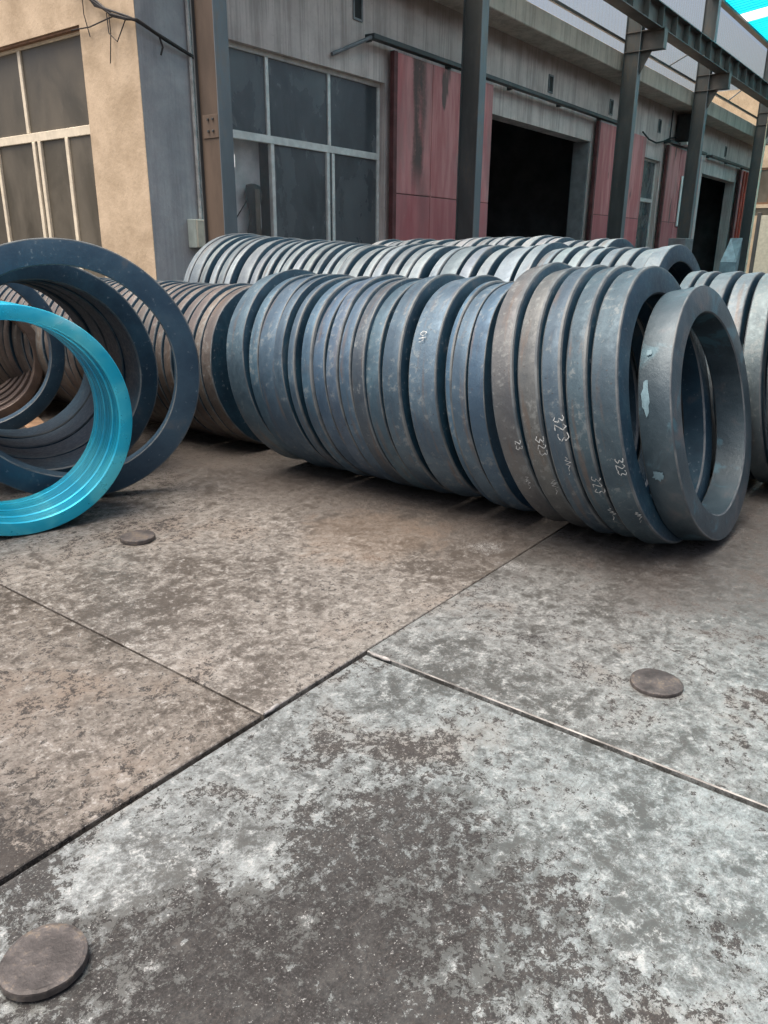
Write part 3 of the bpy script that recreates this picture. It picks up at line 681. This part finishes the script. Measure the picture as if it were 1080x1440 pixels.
# ------------------------------------------------------------------ wall fittings
bq = empty('electrical_box', (6.70, YW, 1.42), 'cream electrical box on the blue grey corner wall', 'electrical box')
MB().box(0, .25, -.16, -.002, 0, .34, bev=.008).build('box_body', M_BOXSIDE, bq)
MB().box(.008, .242, -.182, -.161, .008, .332, bev=.006).build('box_door', M_BOX, bq)
MB().box(.19, .205, -.190, -.183, .15, .20).build('latch', M_GREYBOX, bq)
b = MB(); b.tube([(6.90, YW - .028, 1.77), (6.90, YW - .028, 5.25)], .022, 8); b.tube([(6.955, YW - .018, 1.77), (6.955, YW - .018, 5.25)], .012, 8)
tag(b.build('conduit', M_PIPE), 'pale vertical conduit pipe above the cream electrical box', 'conduit pipe')
b = MB()
for k in range(5):
    o1, o2 = random.uniform(-.03, .03), random.uniform(-.03, .03)
    pts = [(OX - .10 + o1 * .4, 9.45 + o1, 4.62 + o2), (OX - .08, 9.0 + o1, 4.18 + o2), (OX - .06, 8.82 + o2, 4.06 + o1), (OX - .06 + o1 * .3, 8.55, 3.93 + o2), (OX - .07, 8.25 + o1 * .5, 3.84 + o2 * .6), (OX - .03, YW - .07, 3.80 + o1 * .5), (6.5, YW - .05 - abs(o1) * .5, 3.70 + o2 * .4), (6.98, YW - .04, 3.575 + o2 * .3), (7.3, YW - .04, 3.48 + o1 * .3)]
    b.tube(pts, .011 + .005 * random.random(), 6)
b.tube([(OX - .04, 8.62, 3.98), (OX - .05, 8.60, 3.74), (OX - .05, 8.66, 3.44)], .006, 5); b.tube([(OX - .05, 8.3, 3.84), (OX - .10, 8.42, 3.62), (OX - .06, 8.62, 3.74), (OX - .04, 8.66, 3.95)], .007, 5)
b.tube([(OX - .04, 8.55, 3.9), (OX - .04, 9.0, 3.86), (OX - .03, 9.4, 3.88)], .008, 5); b.tube([(OX - .03, 9.12, 4.6), (OX - .04, 9.10, 4.0), (OX - .04, 9.02, 3.76)], .006, 5)
b.tube([(6.45, YW - .05, 3.70), (6.47, YW - .07, 3.60), (6.45, YW - .05, 3.52)], .012, 5)
tag(b.build('cable_bundle', M_CABLE), 'tangled black cables wrapping the corner of the workshop near the top', 'cable')
b = MB(); b.tube([(22.0, 8.12, 4.45), (22.5, 8.12, 4.33), (23.1, 8.12, 4.30), (23.7, 8.12, 4.40), (24.3, 8.12, 4.55), (24.8, 8.12, 4.62)], .022, 6); b.tube([(24.25, 8.14, 4.5), (24.25, 8.14, 5.25)], .02, 6); b.tube([(25.5, 7.9, 5.0), (25.6, 7.8, 5.5), (25.75, 7.62, 5.75)], .015, 6)
tag(b.build('hanging_cable', M_CABLE), 'dark sagging cable on the concrete band above the narrow window', 'cable')
bq = empty('loudspeaker', (24.75, 7.80, 4.50), 'black box fixed high on the wall beside the second bracketed column', 'wall box')
MB().box(0, .75, -.05, .35, 0, .72, bev=.02).build('body', M_CABLE, bq); MB().box(.06, .69, -.062, -.051, .06, .66, bev=.004).build('grille', M_GREYBOX, bq)
MB().box(.02, .5, .0, .38, -.10, -.02).build('bracket', M_WHITE, bq)
o = empty('notice_board', (25.35, 8.03, 2.2), 'tall white notice board hung on the red door', 'notice board')
MB().box(0, .62, -.03, 0, 0, 1.42, bev=.004).build('board', M_WHITE, o)
o = empty('grey_cabinet', (22.3, 6.75, 0), 'small grey cabinet standing behind the second row of rings', 'cabinet')
MB().box(0, .7, 0, .45, 0.05, 1.80, bev=.01).build('body', M_GREYBOX, o); MB().box(.03, .67, -.012, -.001, .10, 1.75, bev=.003).build('door', M_GREYBOX, o); MB().box(.05, .65, .05, .4, 0, .05).build('plinth', M_STEEL, o)
o = empty('white_cabinet', (29.6, 9.6, 0), 'pale cabinet inside the far dark doorway', 'cabinet')
MB().box(0, .8, 0, .4, .9, 1.75, bev=.01).build('body', M_WHITE, o); MB().box(.05, .75, .05, .35, 0, .89).build('stand', M_GREYBOX, o)
b = MB(); b.add([(0, 0, 1.24), (.42, .05, 1.24), (.30, .02, 1.75), (.02, .35, 1.24), (.5, .4, 1.24), (.44, .30, 1.75), (.05, .1, 0), (.45, .1, 0), (.45, .4, 0), (.05, .4, 0)], [(0, 1, 2), (3, 5, 4), (1, 4, 5, 2), (0, 2, 5, 3), (0, 6, 7, 1), (1, 7, 8, 4), (4, 8, 9, 3), (3, 9, 6, 0)])
tag(b.build('sheet_metal_hood', M_BLUEWHITE, None, (18.9, 4.55, 0)), 'pale blue pointed sheet metal hood behind the right rings, near the far door', 'sheet metal hood')

# ------------------------------------------------------------------ steel columns, crane beam, cladding, roof
def column(xr, label, web, fl_m, bracket=True, plate_=False, top=8.1):
    x0, x1, y0, y1 = xr - .20, xr, 7.20, 7.56
    o = empty('steel_column', ((x0 + x1) / 2, 7.38, 0), label, 'steel column', 'steel columns along the workshop wall')
    cx, cy = (x0 + x1) / 2, 7.38; B = lambda a, bev=0.: MB().box(a[0] - cx, a[1] - cx, a[2] - cy, a[3] - cy, a[4], a[5], bev=bev)
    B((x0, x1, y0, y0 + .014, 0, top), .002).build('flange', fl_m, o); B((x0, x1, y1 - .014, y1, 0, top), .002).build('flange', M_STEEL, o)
    B((cx - .06, cx - .048, y0 + .014, y1 - .014, 0, top)).build('web', web, o)
    B((x0 - .06, x1 + .06, y0 - .06, y1 + .06, .006, .03)).build('base_plate', M_STEEL, o)
    if plate_:
        pl = B((x0 + .03, x0 + .055, y0 + .05, y1 - .05, 2.60, 2.84), .003).build('splice_plate', M_PRIMER, o)
        for py in (y0 + .12, y0 + .2):
            for pz in (2.66, 2.78): B((x0 + .012, x0 + .03, py, py + .024, pz, pz + .024), .003).build('bolt', M_STEEL, pl)
    if bracket:
        b = MB(); f = lambda *a: b.box(a[0] - cx, a[1] - cx, a[2] - cy, a[3] - cy, a[4], a[5])
        f(x0 - .01, x1 + .01, 6.68, y0 - .001, 6.018, 6.035); f(x0 - .01, x1 + .01, 6.68, y0 - .001, 5.64, 5.655); f(cx - .008, cx + .008, 6.70, y0 - .001, 5.655, 6.018); f(x0, x1, 6.682, 6.698, 5.655, 6.018)
        b.add([(cx - .008 - cx, 6.95 - cy, 5.64), (cx - .008 - cx, y0 - .001 - cy, 5.64), (cx - .008 - cx, y0 - .001 - cy, 5.18), (.008, 6.95 - cy, 5.64), (.008, y0 - .001 - cy, 5.64), (.008, y0 - .001 - cy, 5.18)], [(0, 1, 2), (3, 5, 4), (0, 2, 5, 3)])
        b.build('bracket', M_BEAM, o)
        for zz in (5.64, 6.02): B((x0 + .002, cx - .061, y0 + .015, y1 - .015, zz, zz + .015)).build('stiffener', M_BEAM, o)
    return o
column(6.63, 'steel column at the workshop corner with brown primed web and splice plate', M_PRIMER, M_STEELLIT, plate_=True)
column(12.20, 'dark steel column standing in front of the first red door', M_STEEL, M_STEELLIT)
column(18.98, 'dark steel column right of the big dark doorway', M_STEEL, M_STEELLIT)
column(24.28, 'dark steel column beside the black wall box and white notice board', M_STEEL, M_STEELLIT)
column(31.45, 'farthest dark steel column at the right end of the workshop', M_STEEL, M_CREAM)  # cream front flange paints in the yellowish light falling on it
o = empty('crane_beam', (5.0, 6.92, 6.04), 'long riveted steel crane beam carried on the column brackets', 'crane beam')
MB().box(0, 33, -.15, .15, 0, .018).build('flange', M_BEAM, o); MB().box(0, 33, -.15, .15, .43, .45).build('flange', M_BEAM, o); MB().box(0, 33, -.006, .006, .018, .43).build('web', M_BEAM, o)
MB().box(0, 33, -.035, .035, .45, .53, bev=.01).build('rail', M_STEEL, o)
st = MB().box(-.006, .006, -.14, -.007, .018, .43).build('stiffener', M_BEAM, o, (.4, 0, 0))
x = 1.3
while x < 33: share(st, 'stiffener', o, (x, 0, 0)); x += .9
o = empty('wall_girt', (6, 7.59, 5.88), 'thin steel girt and braces in front of the white cladding', 'girt')
MB().box(0, 34, -.03, .015, -.03, .03).build('girt_bar', M_BEAM, o)
for xx in (8.2, 15.9, 21.6): MB().tube([(xx - 6 + 6, 0, .03), (xx + 1.35, 0, .52)], .018, 6).build('brace', M_BEAM, o)
clad = empty('cladding', (6, 7.64, 5.70), 'white translucent corrugated cladding above the workshop cornice', 'cladding')
def rib_sheet(wd, L, nrib, h=.03):
    b = MB(); xs = []
    for k in range(nrib):
        p = wd / nrib; xs += [(k * p, 0), (k * p + p * .55, 0), (k * p + p * .65, h), (k * p + p * .9, h)]
    xs.append((wd, 0)); vs = []; fs = []
    for (x, d) in xs: vs += [(x, d, 0), (x, d, L)]
    for i in range(len(xs) - 1): fs.append((2 * i, 2 * i + 2, 2 * i + 3, 2 * i + 1))
    return b.add(vs, fs)
cs = rib_sheet(.896, 2.25, 5, .012).build('cladding_sheet', M_CLAD, clad, (0, 0, 0), fix=False)
for k in range(1, 38): share(cs, 'cladding_sheet', clad, (k * .9, 0, 0))
roof = empty('shed_roof', (8.4, 7.30, 7.92), 'cyan sheet roof over the yard with white skylight strips', 'roof')
sl = math.atan2(1.3, 10.5)
rs = rib_sheet(.897, 10.6, 4, .03)
rs.v = [(x, -z * math.cos(sl) - d * 0, z * math.sin(sl) + d) for (x, d, z) in rs.v]
SKY = (1, 3, 5, 7, 9, 11, 13, 15, 17, 20, 26, 29, 32, 35)  # unseen strips added towards the start to whiten the light below
r0 = rs.build('roof_sheet', M_ROOF, roof, (0, 0, 0), fix=False); r1 = rs.build('skylight_sheet', M_SKYL, roof, (3 * .9, 0, 0), fix=False)
for k in range(1, 38):
    if k == 3: continue
    share(r1 if k in SKY else r0, 'skylight_sheet' if k in SKY else 'roof_sheet', roof, (k * .9, 0, 0))
MB().box(0, 34, -.08, .10, -.09, -.03).build('eave_purlin', M_STEEL, roof)
for q in (2.2, 4.6, 7.0, 9.4): MB().box(0, 34, -q * math.cos(sl) - .04, -q * math.cos(sl) + .04, q * math.sin(sl) - .18, q * math.sin(sl) - .02).build('purlin', M_STEEL, roof)

# ------------------------------------------------------------------ far end building
fb = empty('ochre_end_building', (38, 8, 0), 'ochre building closing the far end of the yard', 'building')
for a in ((0, .3, -14, -.35, 0, 8), (0, .3, .85, 6, 0, 8), (0, .3, -.35, .85, 4.9, 8), (0, .3, -.35, .85, 3.3, 3.45)): MB().box(*a).build('wall', M_ORANGE, fb)
w = MB()
for a in ((.02, .10, -.35, .85, 3.45, 3.53), (.02, .10, -.35, .85, 4.82, 4.9), (.02, .10, -.35, -.27, 3.53, 4.82), (.02, .10, .77, .85, 3.53, 4.82), (.02, .10, .21, .29, 3.53, 4.82)): w.box(*a)
wo = w.build('window', M_BROWN, fb); MB().box(.05, .06, -.28, .78, 3.52, 4.83).build('pane', M_PANEBR, wo)
gt = MB().box(-.02, .06, -.34, .42, 0, 3.0, bev=.01).build('gate', M_BOX, fb); MB().box(-.04, .08, .42, .58, 0, 3.12, bev=.01).build('gate_frame', M_STEEL, gt)
MB().box(.02, .2, -.34, .84, 3.0, 3.3).build('wall', M_PANEBR, fb); MB().box(0, .3, .585, .85, 0, 3.0).build('wall', M_ORANGE, fb)
MB().box(-.12, -.02, .95, 1.15, 0, 5.0, bev=.01).build('drain_pipe', M_CREAM, fb)
